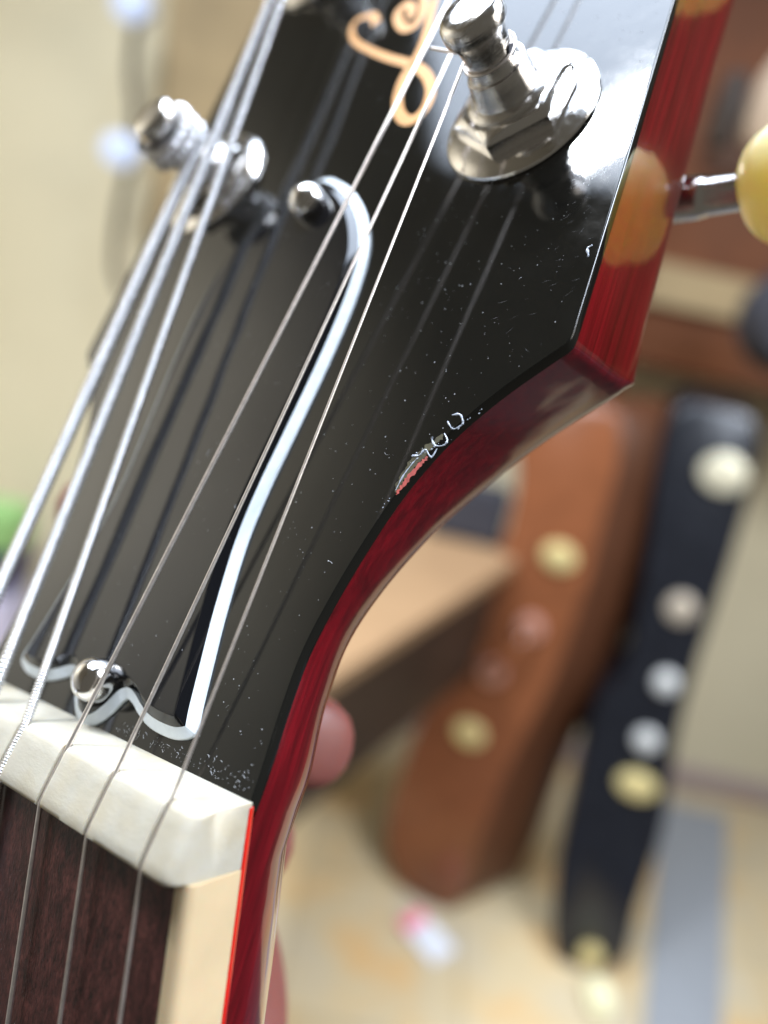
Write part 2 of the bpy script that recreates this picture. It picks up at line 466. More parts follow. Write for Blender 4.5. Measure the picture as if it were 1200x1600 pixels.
# --- truss rod cover: bell outline, white ply under black, bevelled all round
CX = -1.2
half = [(0, -0.35), (1.6, 0.15), (3.0, 1.55), (4.2, 3.25), (5.3, 3.15), (6.6, 2.55), (8.4, 1.95), (10.6, 1.75), (12.8, 1.95), (14.35, 2.9),
        (13.9, 5.0), (13.2, 8.2), (12.1, 13.5), (11.2, 20), (11.2, 25.5), (11.6, 31), (12.1, 38), (12.3, 44), (12.1, 49), (11.3, 53.2), (9.0, 57.6),
        (5.8, 61.2), (2.6, 63.4), (0, 64.4)]
full = half + [(-x, y) for x, y in reversed(half[1:-1])]
outl = cr([(x + CX, y, 0) for x, y in full], 5, closed=True)
def off(ins, z):
    """true inset of the outline; stretches that would fold over are bridged straight"""
    n = len(outl)
    if ins < 1e-6: return [(p.x, p.y, z) for p in outl]
    P = []; ok = []
    for i in range(n):
        t = (outl[(i + 1) % n] - outl[i - 1]).normalized()
        p = outl[i] + Vector((-t.y, t.x, 0)) * ins
        dm = min((p - q).length for q in outl)
        P.append(p); ok.append(dm > ins - 0.04)
    i0 = next(i for i in range(n) if ok[i])
    i = 0
    while i < n:
        k = (i0 + i) % n
        if ok[k]: i += 1; continue
        j = i
        while not ok[(i0 + j) % n]: j += 1
        A, B = P[(i0 + i - 1) % n], P[(i0 + j) % n]
        for m in range(i, j): P[(i0 + m) % n] = A.lerp(B, (m - i + 1) / (j - i + 1))
        i = j
    return [(p.x, p.y, z) for p in P]
V, F = loft([off(0.0, 0.03), off(0.0, 0.26), off(0.08, 0.33), off(0.98, 0.76)])
mesh('truss_rod_cover_edge', V, F, 'white_plastic', guitar, smooth=14)['label'] = 'white bevelled edge of the bell shaped cover'
V, F = loft([off(0.98, 0.762), off(1.75, 1.34), off(1.85, 1.39), off(2.0, 1.40)])
tc = mesh('truss_rod_cover', V, F, 'black_plastic', guitar, smooth=14); tc['label'] = 'bell shaped black truss rod cover'; flat_cap(tc)
def screw(x, y, name='screw'):
    z0 = 2.0
    R_ = 2.05
    prof = [(0, 1.1), (R_ * 1.0, 1.2), (R_ * 1.02, 1.35), (R_ * 1.02, z0 + 0.1)]
    for k in range(1, 9):
        a = pi / 2 * k / 8; prof.append((R_ * cos(a) * 1.0, z0 + 0.25 + 1.75 * sin(a)))
    V, F = lathe(prof, 36)
    V = [(vx + x, vy + y, vz) for vx, vy, vz in V]
    return mesh(name, V, F, 'polished_chrome', guitar, smooth=60)
screw(-0.2, 3.9); screw(-0.3, 59.3)

# --- gold script on the face (printed flat, 0.03 mm proud)
def stroke(pts, wd, name='gold_script'):
    C = cr([(x, y, 0) for x, y in pts], 6); V = []; F = []; n = len(C)
    for i, p in enumerate(C):
        t = (C[min(i + 1, n - 1)] - C[max(i - 1, 0)]).normalized(); nn = Vector((-t.y, t.x, 0))
        k = i / (n - 1); ww = wd(k)
        for s in (-0.5, 0.5): V.append((p.x + nn.x * ww * s, p.y + nn.y * ww * s, 0.03))
        if i: F.append((2 * i - 2, 2 * i, 2 * i + 1, 2 * i - 1))
    o = mesh(name, V, F, 'gold_print', guitar, smooth=0); return o
s1 = [(-5.0, 90.3), (-5.5, 90.95), (-6.3, 92.1), (-7.58, 92.46), (-9.27, 92.33), (-9.35, 90.54), (-7.45, 87.95), (-3.51, 85.04), (0.16, 82.72), (3.14, 81.09), (5.76, 79.47), (7.89, 77.4), (9.3, 74.98), (9.61, 72.66), (8.82, 71.16), (7.41, 71.15), (5.78, 72.68), (4.56, 75.29), (4.14, 78.01), (4.44, 80.02), (4.87, 81.74), (4.89, 83.87), (4.51, 86.45), (3.97, 89.14), (3.2, 94), (1.5, 99), (-2, 102)]
o = stroke(s1, lambda k: 1.55 - 0.9 * min(1, k / 0.16) + 0.75 * sin(pi * min(1, max(0, (k - .16) / .84))) ** 0.7)
s2 = [(1.46, 92.67), (2.3, 90.42), (2.6, 88.6), (2.0, 87.2), (0.6, 87.4), (-1.1, 89.2), (-1.8, 91.0), (-0.9, 91.9), (0.5, 90.6), (0.6, 89.0)]
stroke(s2, lambda k: 1.25)

# --- strings
NUT_F = [N(x, 4.75, 6.9 - r * 0.3 - 0.25) for x, r in zip(STR_X, STR_R)]
NUT_B = [N(x, 0.6, 5.0 - 0.1) for x in STR_X]
ENDS = [(-20.0, 66.5, 6.3), (-20.3, 108, 7.4), (-20.9, 148, 9.4), (20.9, 148, 8.2), (20.9, 108, 7.4), (19.6, 67.0, 7.5)]
BODY = [(x * 1.045, 140, 6.75 + 0.8) for x in STR_X]
PY = [67.7, 108.2, 148.7]
PX = 22.9
PR = 2.45
PX3 = 25.2
post_for = [(-PX, PY[0]), (-PX, PY[1]), (-PX3, PY[2]), (PX3, PY[2]), (PX, PY[1]), (PX, PY[0])]
def coil_path(cx, cy, start, r, turns, dz, sgn):
    a0 = math.atan2(start[1] - cy, start[0] - cx); pts = []
    m = int(20 * turns)
    for k in range(m + 1):
        a = a0 + sgn * 2 * pi * k / 20
        pts.append((cx + r * cos(a), cy + r * sin(a), start[2] + dz * k / 20))
    return pts
for i in range(6):
    r = STR_R[i]; cx, cy = post_for[i]
    rr = PR + r * (1.5 if i == 0 else 0.95)
    inner = -1 if cx > 0 else 1
    # tangent point on the inner side of the post
    ang = pi - 0.25 if cx > 0 else 0.25
    z_in = ENDS[i][2]
    ten = (cx + rr * cos(ang), cy + rr * sin(ang), z_in)
    sgn = -1 if cx > 0 else 1
    turns = 2.6 if i < 3 else 1.15
    coil = coil_path(cx, cy, ten, rr, turns, (1.32 if i == 0 else -2.1 * r), sgn)
    f0 = Vector(NUT_F[i]); b0 = Vector(NUT_B[i]); bdy = Vector(N(*BODY[i]))
    ease = [bdy, bdy.lerp(f0, 0.5), f0.lerp(bdy, 0.006), f0, f0.lerp(b0, 0.5) + Vector((0, 0, 0.05)), b0, b0.lerp(Vector(ten), 0.02)]
    path = ease + [b0.lerp(Vector(ten), 0.5)] + coil
    if i < 3:
        V, F = wound(path, r, (0.56, 0.45, 0.28)[i], 14)
        o = mesh('string', V, F, 'wound_steel', guitar, smooth=60)
        o['label'] = ('thickest wound string, coiled on the bass tuning post', 'second wound string', 'third wound string, beside the plain ones')[i]
    else:
        V, F = tube(resample(path, 1.2), r, 10)
        o = mesh('string', V, F, 'plain_steel', guitar, smooth=60)
        o['label'] = ('thickest plain string', 'middle plain string', 'thinnest plain string, tied to the treble tuning post')[i - 3]

# --- tuning machines: post, washer, hex nut, housing, shaft, button
def hexnut():
    V = []; F = []; n = 72; R6 = 6.2
    prof = [(0.0, 1.0, 0), (1.0, 1.0, 1), (1.0, 2.45, 1), (0.96, 2.75, 1), (0.86, 3.08, 0.5), (0.80, 3.14, 0.1), (0.5, 3.15, 0)]
    rings = []
    for kr, z, hx in prof:
        ring = []
        for k in range(n):
            a = 2 * pi * k / n; am = (a % (pi / 3)) - pi / 6
            rh = R6 * cos(pi / 6) / cos(am); rc = R6 * 0.93
            rad = kr * (hx * rh + (1 - hx) * rc)
            if z > 2.7: rad = min(rad, kr * R6 * 0.97 + 0.05)
            ring.append((max(rad, 0.01) * cos(a), max(rad, 0.01) * sin(a), z))
        rings.append(ring)
    return loft(rings)
def button_mesh():
    """oval button with a slight waist in its outer edge"""
    V = []; F = []; nu, nv = 40, 24; rings = []
    for j in range(nv + 1):
        b = -pi / 2 + pi * j / nv; ring = []
        for k in range(nu):
            a = 2 * pi * k / nu
            cx_ = abs(cos(b)) ** 0.85
            yy = 5.3 * cx_ * cos(a); zz = 7.4 * cx_ * sin(a)
            xx = 5.6 * sin(b)
            lobe = 1 - 0.20 * math.exp(-(((a + pi) % (2 * pi) - pi) / 0.42) ** 2) - 0.12 * math.exp(-((a - pi) / 0.5) ** 2)
            yy *= lobe; zz *= 1.0
            wv = 1.0 - 0.10 * math.exp(-(zz / 3.0) ** 2) * (1 if sin(b) > 0 else 0.2)
            ring.append((xx * wv, yy, zz))
        rings.append(ring)
    return loft(rings)
def tuner(side, y, mirror_label, yo=4.4):
    t = bpy.data.objects.new('tuning_machine', None); col.objects.link(t); t.parent = guitar
    t.empty_display_size = 0.01
    t.location = (side * (PX3 if y > 140 else PX) * S, y * S, 0)
    t['label'] = mirror_label
    V, F = lathe([(0, 0.02), (7.95, 0.02), (8.0, 0.25), (7.9, 0.48), (7.4, 0.66), (6.6, 0.98), (0, 1.02)], 64)
    mesh('washer', V, F, 'polished_chrome', t, smooth=30)
    V, F = hexnut(); a = 0.42
    V = [(x * cos(a) - y_ * sin(a), x * sin(a) + y_ * cos(a), z) for x, y_, z in V]
    mesh('hex_nut', V, F, 'polished_chrome', t, smooth=24)
    prof = [(0, 3.0), (4.2, 3.1), (4.2, 3.3), (4.0, 3.45), (3.6, 3.55), (3.35, 3.62), (3.30, 3.8), (3.12, 4.8), (2.95, 5.9), (2.88, 6.05), (2.62, 6.12), (2.52, 6.3),
            (2.38, 7.0), (2.30, 7.8), (2.32, 8.6), (2.42, 9.2), (2.56, 9.7), (2.84, 10.0), (3.0, 10.25), (3.04, 10.9), (2.98, 11.45), (2.72, 11.85), (2.3, 12.05), (1.5, 12.10), (0, 12.08)]
    V, F = lathe(prof, 48)
    mesh('post', V, F, 'turned_nickel', t, smooth=32)
    # string hole through the post
    V, F = tube([(-2.5, 0.35, 7.4), (2.5, -0.35, 7.4)], 0.5, 16)
    mesh('string_hole', V, F, 'dark_felt', t)
    # housing on the back
    V = []; F = []
    zt, zb = -14.15, -23
    for z, k in ((zt, 1), (zb + 1.5, 1), (zb, 0.8)):
        for sx, sy in ((-1, -1), (1, -1), (1, 1), (-1, 1)):
            V.append((sx * 7.2 * k, yo * 0.4 + sy * 7.5 * k, z))
    for i in range(2):
        for j in range(4): F.append((4 * i + j, 4 * i + (j + 1) % 4, 4 * i + 4 + (j + 1) % 4, 4 * i + 4 + j))
    F += [(3, 2, 1, 0), (8, 9, 10, 11)]
    mesh('gear_housing', V, F, 'polished_chrome', t, smooth=20)
    x0 = 7.0; zc = -18.4
    prof = [(0, x0), (2.5, x0), (2.35, 11.9), (2.2, 12.6), (2.05, 13.2), (1.95, 16.6), (0, 17.2)]
    V, F = lathe(prof, 28, 'x')
    V = [(side * a_, b_ + yo, c_ + zc) for a_, b_, c_ in V]
    mesh('button_shaft', V, F, 'polished_chrome', t, smooth=30)
    V, F = button_mesh()
    V = [(side * (a_ + 21.6), b_ + yo, c_ + zc) for a_, b_, c_ in V]
    mesh('button', V, F, 'cream_button', t, smooth=180)
    return t
tl = ['nearest tuning machine', 'middle tuning machine', 'far tuning machine']
for k in range(3):
    tuner(1, PY[k], 'treble side: ' + tl[k]); tuner(-1, PY[k], 'bass side: ' + tl[k])

# cut tail of the thinnest string, poking out beside the treble post
V, F = tube([(PX - 2.0, PY[0] + 0.4, 7.5), (18.6, 68.9, 7.7), (15.9, 70.0, 8.0)], 0.15, 8)
mesh('string_tail', V, F, 'plain_steel', guitar)

# --- dust, lint and hairline nicks on the lacquer
V = []; F = []
def speck(x, y, z, r):
    i0 = len(V)
    for p in ((1, 0, 0), (-1, 0, 0), (0, 1, 0), (0, -1, 0), (0, 0, .7), (0, 0, -.2)):
        V.append((x + p[0] * r * random.uniform(.7, 1.3), y + p[1] * r * random.uniform(.7, 1.3), z + p[2] * r))
    for f in ((0, 2, 4), (2, 1, 4), (1, 3, 4), (3, 0, 4), (2, 0, 5), (1, 2, 5), (3, 1, 5), (0, 3, 5)): F.append(tuple(i0 + q for q in f))
def lint(x, y, z, L, a, wd=0.018):
    i0 = len(V); m = 5; c = random.uniform(-1.2, 1.2)
    for k in range(m):
        t = k / (m - 1) - .5; aa = a + c * t
        px_, py_ = x + L * t * cos(aa), y + L * t * sin(aa)
        V.extend([(px_ - wd * sin(aa), py_ + wd * cos(aa), z), (px_, py_, z + wd * 1.4), (px_ + wd * sin(aa), py_ - wd * cos(aa), z)])
        if k:
            b = i0 + 3 * k; a_ = b - 3
            F.extend([(a_, b, b + 1, a_ + 1), (a_ + 1, b + 1, b + 2, a_ + 2)])
cnt = 0
while cnt < 760:
    y = random.uniform(0, 85); x = random.uniform(-14, 34)
    if abs(x) > wsm(y) - 0.7: continue
    dens = 0.25 + 0.75 * min(1, max(0, x / 20))
    if random.random() > dens: continue
    on = any(True for _ in [0]) and (abs(x - CX) < 10.5 and 4.5 < y < 58)
    if not on and abs(x - CX) < 14.8 and y < 66: continue
    speck(x, y, 1.415 if on else 0.015, random.choice((0.02, 0.025, 0.035, 0.045, 0.065)) * (0.8 if on else 1)); cnt += 1
for _ in range(150):       # crumbs and scuffs gathered behind the nut
    x = random.uniform(3, 21); y = 0.25 + abs(random.gauss(0, 1.1)) + 0.15 * 1
    if abs(x - CX) < 14.7 and y > 1.5: continue
    if random.random() < .82: speck(x, y, 0.02, random.uniform(.02, .05))
    else: lint(x, y, 0.015, random.uniform(.15, .5), random.uniform(0, pi), 0.014)
for _ in range(34):
    x = random.uniform(-6, 33); y = random.uniform(3, 75)
    if abs(x) > wsm(y) - 1: continue
    on = (abs(x - CX) < 10 and 5 < y < 57)
    if not on and abs(x - CX) < 15: continue
    lint(x, y, 1.41 if on else 0.012, random.uniform(.2, .8), random.uniform(0, pi), 0.012)
o = mesh('dust', V, F, 'dust_white', guitar, smooth=0); o['kind'] = 'stuff'

# --- chipped lacquer along the edge
def ribbon(ctr, wd, z, mat, name, jag):
    """irregular filled strip: widths vary along the run, both rims ragged"""
    C = cr([(x, y, 0) for x, y in ctr], 7); V = []; F = []; n = len(C)
    for i, p in enumerate(C):
        t = (C[min(i + 1, n - 1)] - C[max(i - 1, 0)]).normalized(); nn = Vector((-t.y, t.x, 0))
        k = i / (n - 1); ww = wd * (0.15 + sin(pi * k) ** 0.6)
        a_ = ww * .5 + jag * noise.noise(Vector((i * .9, 1, z * 90))); b_ = -ww * .5 + jag * noise.noise(Vector((i * .8, 7, z * 90)))
        V += [(p.x + nn.x * a_, p.y + nn.y * a_, z), (p.x, p.y, z - 0.006), (p.x + nn.x * b_, p.y + nn.y * b_, z)]
        if i:
            q = 3 * i
            F += [(q - 3, q, q + 1, q - 2), (q - 2, q + 1, q + 2, q - 1)]
    return mesh(name, V, F, mat, guitar, smooth=0)
ribbon([(24.25, 26.7), (24.45, 28.0), (24.9, 29.3), (25.5, 30.4), (26.2, 31.4), (27.0, 32.3)], 0.75, 0.014, 'chip_olive', 'lacquer_chip_stain', 0.28)
ribbon([(24.45, 26.5), (24.85, 27.6), (25.35, 28.7), (25.85, 29.6), (26.25, 30.2)], 0.42, 0.026, 'chip_red', 'lacquer_chip', 0.22)['label'] = 'chip showing red wood under the black lacquer'
V = []; F = []
def add(v, f):
    i0 = len(V); V.extend(v); F.extend([tuple(i0 + q for q in g) for g in f])
def crumb(x, y, rad):
    """one splinter of clear lacquer: a lopsided low dome"""
    n = 7; v = []; ph = random.uniform(0, 6)
    for k in range(n):
        a = ph + 2 * pi * k / n; q = rad * random.uniform(.55, 1.35); v.append((x + q * cos(a), y + q * sin(a), 0.006))
    for k in range(n):
        a = ph + 2 * pi * k / n; q = rad * random.uniform(.25, .7); v.append((x + q * cos(a), y + q * sin(a), 0.006 + rad * random.uniform(.4, 1.0)))
    v.append((x, y, 0.006 + rad * random.uniform(.2, .9)))
    f = [(k, (k + 1) % n, n + (k + 1) % n, n + k) for k in range(n)] + [(n + k, n + (k + 1) % n, 2 * n) for k in range(n)]
    add(v, f)
def rim(pts, rad, gap=0.15, jit=0.07, m=8):
    for p in cr([(x, y, 0) for x, y in pts], m):
        if random.random() < gap: continue
        crumb(p.x + random.gauss(0, jit), p.y + random.gauss(0, jit), rad * random.uniform(.35, 1.3))
def flake_line(pts, rad, jit=0.05, m=6):
    """a lifted sliver of clear lacquer: flat, wandering, uneven in width"""
    C = cr([(x + random.gauss(0, jit), y + random.gauss(0, jit), 0.0) for x, y in pts], m)
    rr = [rad * (0.35 + 1.1 * abs(noise.noise(Vector((i * 0.55, rad * 77, 2))) * 1.6)) for i in range(len(C))]
    v, f = tube(C, rr, 7)
    add([(p[0], p[1], 0.004 + max(0, p[2]) * 0.8) for p in v], f)
flake_line([(24.55, 30.23), (25.35, 30.16), (25.78, 30.75), (26.36, 30.24), (26.7, 30.31), (26.83, 30.97)], 0.11, 0.10)
flake_line([(26.01, 32.13), (26.08, 31.53), (26.7, 31.31), (27.43, 31.21), (27.52, 31.97), (26.97, 32.39)], 0.11, 0.13)
flake_line([(26.96, 33.76), (27.2, 33.26), (27.81, 33.04), (28.42, 33.07), (28.57, 33.53)], 0.10, 0.14)
flake_line([(28.5, 33.6), (27.8, 34.2), (27.18, 34.18)], 0.12)
flake_line([(24.2, 26.9), (24.45, 28.3), (25.05, 29.6), (25.3, 30.1)], 0.06)
rim([(24.55, 30.23), (25.78, 30.75), (26.7, 31.31), (27.4, 31.9), (28.4, 33.2)], 0.08, 0.45, 0.16, 7)
rim([(28.3, 33.6), (29.0, 34.1), (29.9, 34.9)], 0.06, 0.5)
rim([(23.2, 24.6), (23.5, 25.3), (23.9, 26.0)], 0.06, 0.5, 0.12)
flake_line([(35.1, 50.7), (34.7, 50.4), (35.0, 49.8), (35.0, 49.5)], 0.12)
mesh('chip_rim', V, F, 'chip_clear', guitar, smooth=50)['label'] = 'broken pale rim of the chipped lacquer'

# fine handling scratches by the treble edge
V = []; F = []
for _ in range(55):
    y = random.uniform(40, 72); x = 35 - abs(random.gauss(0, 3.2)); 
    if x > wsm(y) - 0.7: continue
    L = random.uniform(.25, 1.1); a = random.gauss(0.25, 0.55); wd = random.uniform(.0015, .004); z = 0.006
    dx, dy = L * cos(a) / 2, L * sin(a) / 2; nx, ny = -sin(a) * wd, cos(a) * wd
    add([(x - dx, y - dy, z), (x + nx, y + ny, z), (x + dx, y + dy, z), (x - nx, y - ny, z)], [(0, 3, 2, 1)])
o = mesh('scratches', V, F, 'dust_white', guitar, smooth=0); o['kind'] = 'stuff'

# ------------------------------------------------------------------ the hand under the neck
hand = bpy.data.objects.new('person', None); col.objects.link(hand); hand.matrix_world = GM.copy()
hand['label'] = 'hand holding the red neck from behind, fingertips showing past its edge'; hand['category'] = 'hand'
def skin(name, chains, parent, sub=2):
    verts = []; edges = []; rad = []
    for ch in chains:
        prev = None
        for p in ch:
            if isinstance(p, int): prev = p; continue
            verts.append(tuple(c * S for c in p[:3])); rad.append(p[3] * S)
            if prev is not None: edges.append((prev, len(verts) - 1))
            prev = len(verts) - 1
    me = bpy.data.meshes.new(name); me.from_pydata(verts, edges, [])
    o = bpy.data.objects.new(name, me); col.objects.link(o); o.parent = parent
    m = o.modifiers.new('Skin', 'SKIN'); m.use_smooth_shade = True
    for i, v in enumerate(me.skin_vertices[0].data):
        v.radius = (rad[i], rad[i]); v.use_root = (i == 0)
    s = o.modifiers.new('Subsurf', 'SUBSURF'); s.levels = sub; s.render_levels = sub
    me.materials.append(MATS['skin'])
    return o
# palm and forearm (x towards the treble side, y towards the head, z up out of the face)
palm = [[(-62, -22, -62, 17), (-88, -34, -82, 19), (-130, -62, -118, 24), (-200, -110, -170, 30)],
        [0, (-48, 2, -48, 9)], [0, (-46, -14, -50, 10)], [0, (-46, -29, -55, 10)], [0, (-52, -44, -62, 9)]]
palm_o = skin('palm', palm, hand)
fing = {
    'index_finger': [(-50, 2, -52, 8.5), (-38, 6, -46, 8.2), (-18, 6, -37, 7.4), (-5, 5, -29.5, 6.8), (4.6, 4.8, -25.6, 6.0), (7.6, 4.8, -24.6, 5.0)],
    'middle_finger': [(-50, -14, -54, 9), (-38, -10, -50, 8.6), (-20, -9, -41, 7.8), (-9, -9, -34, 7.0), (-3, -9, -31, 6.2), (-1, -9, -30, 5.2)],
    'ring_finger': [(-50, -29, -60, 8.6), (-36, -25, -56, 8.2), (-14, -23.5, -46, 7.4), (-3, -27, -39, 6.8), (3, -31, -34.8, 6.0), (5.0, -32, -34.0, 5.0)],
    'little_finger': [(-54, -44, -66, 7.6), (-44, -40, -62, 7.2), (-26, -39, -54, 6.4), (-14, -38, -47, 5.8), (-8, -38, -43, 5.2), (-6, -38, -42, 4.4)],
    'thumb': [(-66, -12, -60, 11), (-62, 8, -44, 10), (-50, 22, -28, 9), (-38, 24, -17, 8), (-31, 24, -9, 6.5)],
}
for nme, ch in fing.items(): skin(nme, [ch], hand)

# ------------------------------------------------------------------ the room behind, far out of focus
def box(name, lo, hi, mat, parent=None, bev=0.004, smooth=30):
    bm = bmesh.new(); bmesh.ops.create_cube(bm, size=1)
    for v in bm.verts:
        v.co = Vector([lo[i] + (hi[i] - lo[i]) * (v.co[i] + .5) for i in range(3)])
    if bev: bmesh.ops.bevel(bm, geom=list(bm.edges), offset=bev, segments=2, affect='EDGES')
    me = bpy.data.meshes.new(name); bm.to_mesh(me); bm.free()
    return link(name, me, mat, parent, smooth)
def struct(o): o['kind'] = 'structure'; return o

struct(box('floor', (-2.6, 0.35, -0.06), (3.2, 2.6, 0.0), 'stone_tile_floor', bev=0))
struct(box('unseen_dark_floor_slab', (-0.9, 0.36, 0.001), (2.2, 0.93, 0.012), 'dark_felt', bev=0))  # unseen dark slab added to darken the reflection in the red lacquer
struct(box('unseen_dark_block', (1.55, 0.1, 0.013), (2.5, 1.80, 0.95), 'dark_felt', bev=0.01))  # added out of view, gives the shoulder lacquer something dark to reflect
struct(box('back_wall', (-2.6, 1.9, 0.004), (3.2, 2.0, 2.5), 'cream_wall_paint', bev=0))
struct(box('side_wall', (-2.15, -1.6, 0.004), (-2.05, 1.897, 4.0), 'grey_wall_paint', bev=0))
sk = struct(box('skirting_board', (-2.04, 1.882, 0.004), (3.2, 1.898, 0.07), 'skirting_paint', bev=0.003))

def extrude_outline(name, pts, back, mat, parent, bevel=0.012, mat_side=None):
    """closed outline in space pushed back along a vector, edges rounded"""
    C = cr(pts, 5, closed=True); n = len(C)
    c = sum(C, Vector()) / n; bk = Vector(back)
    rg = [[c.lerp(p, 0.985) for p in C], [p + bk * 0.04 for p in C], [p + bk * 0.3 for p in C], [p + bk * 0.96 for p in C], [c.lerp(p, 0.985) + bk for p in C]]
    # local to parent location
    off_ = parent.location if parent else Vector()
    V, F = loft([[p - off_ for p in r] for r in rg])
    o = mesh(name, V, F, mat, parent, smooth=45, mm=False)
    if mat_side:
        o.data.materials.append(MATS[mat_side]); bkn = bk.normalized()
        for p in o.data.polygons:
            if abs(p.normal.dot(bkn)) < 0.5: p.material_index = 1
    return o

def disc(name, c, nrm, r, th, mat, parent, stretch=1.0):
    q = Vector(nrm).to_track_quat('Z', 'Y')
    V, F = lathe([(0, -th), (r * .96, -th), (r, -th * .5), (r * 0.96, th * .3), (r * .5, th * .8), (0, th)], 24)
    V = [q @ Vector((x * stretch, y, z)) + Vector(c) - (parent.location if parent else Vector()) for x, y, z in V]
    return mesh(name, V, F, mat, parent, mm=False)

# brown hard case
BC = root('guitar_case', 'orange brown hard guitar case standing on the floor, shade painted down its right side', 'guitar case', loc=(0.30, 1.28, 0.0))
brown = [(0.216, 1.477, 1.022), (0.236, 1.446, 0.882), (0.23, 1.423, 0.714), (0.184, 1.408, 0.477), (0.155, 1.39, 0.276), (0.150, 1.365, 0.091), (0.200, 1.313, 0.012), (0.300, 1.277, 0.006), (0.326, 1.283, 0.098), (0.345, 1.312, 0.34), (0.379, 1.328, 0.548), (0.392, 1.347, 0.707), (0.393, 1.369, 0.856), (0.372, 1.411, 1.06)]
extrude_outline('case_body', brown, (0.145, 0.11, 0.02), 'brown_case_vinyl', BC, mat_side='brown_case_shaded')
FN = Vector((-0.4226 * 0.99, -0.906 * 0.99, 0.139))
for c in ((0.338, 1.384, 0.785), (0.264, 1.357, 0.386)):
    disc('latch', Vector(c) + FN * 0.006, FN, 0.026, 0.008, 'brass', BC, 1.25)
for c in ((0.322, 1.369, 0.637), (0.276, 1.372, 0.523)):
    disc('case_stud', Vector(c) + FN * 0.006, FN, 0.026, 0.008, 'pink_reflection_stud', BC)
hp = [Vector((0.322, 1.369, 0.637)) + FN * 0.01, Vector((0.315, 1.36, 0.61)) + FN * 0.035, Vector((0.285, 1.36, 0.55)) + FN * 0.035, Vector((0.276, 1.372, 0.523)) + FN * 0.01]
V, F = tube(cr([p - BC.location for p in hp], 5), 0.008, 10)
mesh('handle', V, F, 'brown_case_vinyl', BC, mm=False)

# black hard case
KC = root('guitar_case', 'black hard guitar case leaning by the pale wall, bright round latches down its front', 'guitar case', loc=(0.58, 1.21, 0.0))
black = [(0.473, 1.457, 1.065), (0.500, 1.395, 0.806), (0.515, 1.351, 0.612), (0.478, 1.337, 0.508), (0.480, 1.295, 0.329), (0.494, 1.251, 0.129), (0.531, 1.217, 0.006), (0.600, 1.204, 0.004), (0.652, 1.207, 0.051), (0.650, 1.231, 0.158), (0.655, 1.265, 0.323), (0.635, 1.309, 0.508), (0.632, 1.336, 0.635), (0.636, 1.362, 0.76), (0.640, 1.393, 0.905), (0.632, 1.432, 1.077), (0.560, 1.450, 1.105)]
extrude_outline('case_body', black, (0.02, 0.12, 0.015), 'black_case_vinyl', KC)
KN = Vector((-0.17, -0.963, 0.208))
for c, r, m, st in (((0.587, 1.422, 0.996), 0.036, 'aged_nickel', 1.2), ((0.578, 1.369, 0.742), 0.028, 'aged_copper', 1), ((0.588, 1.337, 0.602), 0.022, 'latch_nickel', 1),
                ((0.582, 1.313, 0.486), 0.021, 'latch_nickel', 1.1), ((0.587, 1.293, 0.397), 0.026, 'brass', 1.5), ((0.589, 1.215, 0.04), 0.022, 'brass', 1)):
    disc('latch', Vector(c) + KN * 0.008, KN, r, 0.009, m, KC, st)

# small things by the feet of the cases
T_ = root('price_tag', 'white card tag with a pink end, hanging at the foot of the brown case', 'tag', loc=(0.25, 1.21, 0.0))
def card(a, b, wd, z0, z1, mat, name, par):
    a, b = Vector(a), Vector(b); t = (b - a).normalized(); s = Vector((-t.y, t.x, 0)) * wd / 2
    V = []
    for p, z in ((a, z0), (b, z1)):
        for q in (-1, 1):
            for dz in (0, 0.006): V.append(p + s * q + Vector((0, 0, z + dz)) - par.location)
    F = [(0, 2, 6, 4), (1, 5, 7, 3), (0, 1, 3, 2), (4, 6, 7, 5), (0, 4, 5, 1), (2, 3, 7, 6)]
    return mesh(name, V, F, mat, par, smooth=0, mm=False)
card((0.225, 1.235, 0), (0.245, 1.218, 0), 0.06, 0.010, 0.006, 'pink_card', 'tag_end', T_)
card((0.2455, 1.2175, 0), (0.300, 1.165, 0), 0.062, 0.006, 0.002, 'white_card', 'tag_card', T_)
o = box('door_stop', (0.575, 1.10, 0.001), (0.622, 1.175, 0.035), 'pale_yellow', bev=0.01)
tag(o, 'pale yellow block on the floor in front of the black case', 'door stop')
V = [(0.655, 1.02, 0.001), (0.80, 1.02, 0.001), (1.08, 1.80, 0.001), (0.90, 1.80, 0.001)]
V += [(x, y, 0.005) for x, y, z in V]
o = mesh('floor_mat', V, [(3, 2, 1, 0), (4, 5, 6, 7), (0, 1, 5, 4), (1, 2, 6, 5), (2, 3, 7, 6), (3, 0, 4, 7)], 'grey_rubber', smooth=0, mm=False)
tag(o, 'grey rubber mat running along the floor beside the black case', 'mat')

# work bench between the guitar and the brown case
B_ = root('workbench', 'low workbench with a light wooden top and a dark shade block underneath behind the neck', 'workbench', loc=(0, 1.45, 0))
def boxp(name, lo, hi, mat, par, bev=0.004): return box(name, [lo[i] - par.location[i] for i in range(3)], [hi[i] - par.location[i] for i in range(3)], mat, par, bev)
def slab(name, pts, z0, z1, mat, par):
    n = len(pts); V = [Vector((x, y, z)) - par.location for z in (z0, z1) for x, y in pts]
    F = [tuple(reversed(range(n))), tuple(range(n, 2 * n))] + [(i, (i + 1) % n, n + (i + 1) % n, n + i) for i in range(n)]
    return mesh(name, V, F, mat, par, smooth=0, mm=False)
slab('bench_top', [(-0.14, 0.64), (0.262, 1.40), (0.268, 1.53), (-0.2, 1.58), (-0.2, 0.72)], 0.725, 0.75, 'bench_wood', B_)
slab('shade_apron', [(-0.14, 0.68), (0.245, 1.40), (0.255, 1.52), (-0.19, 1.57), (-0.19, 0.76)], 0.50, 0.7245, 'dark_wood', B_)  # apron made deep and dark to stand in for shade under the bench
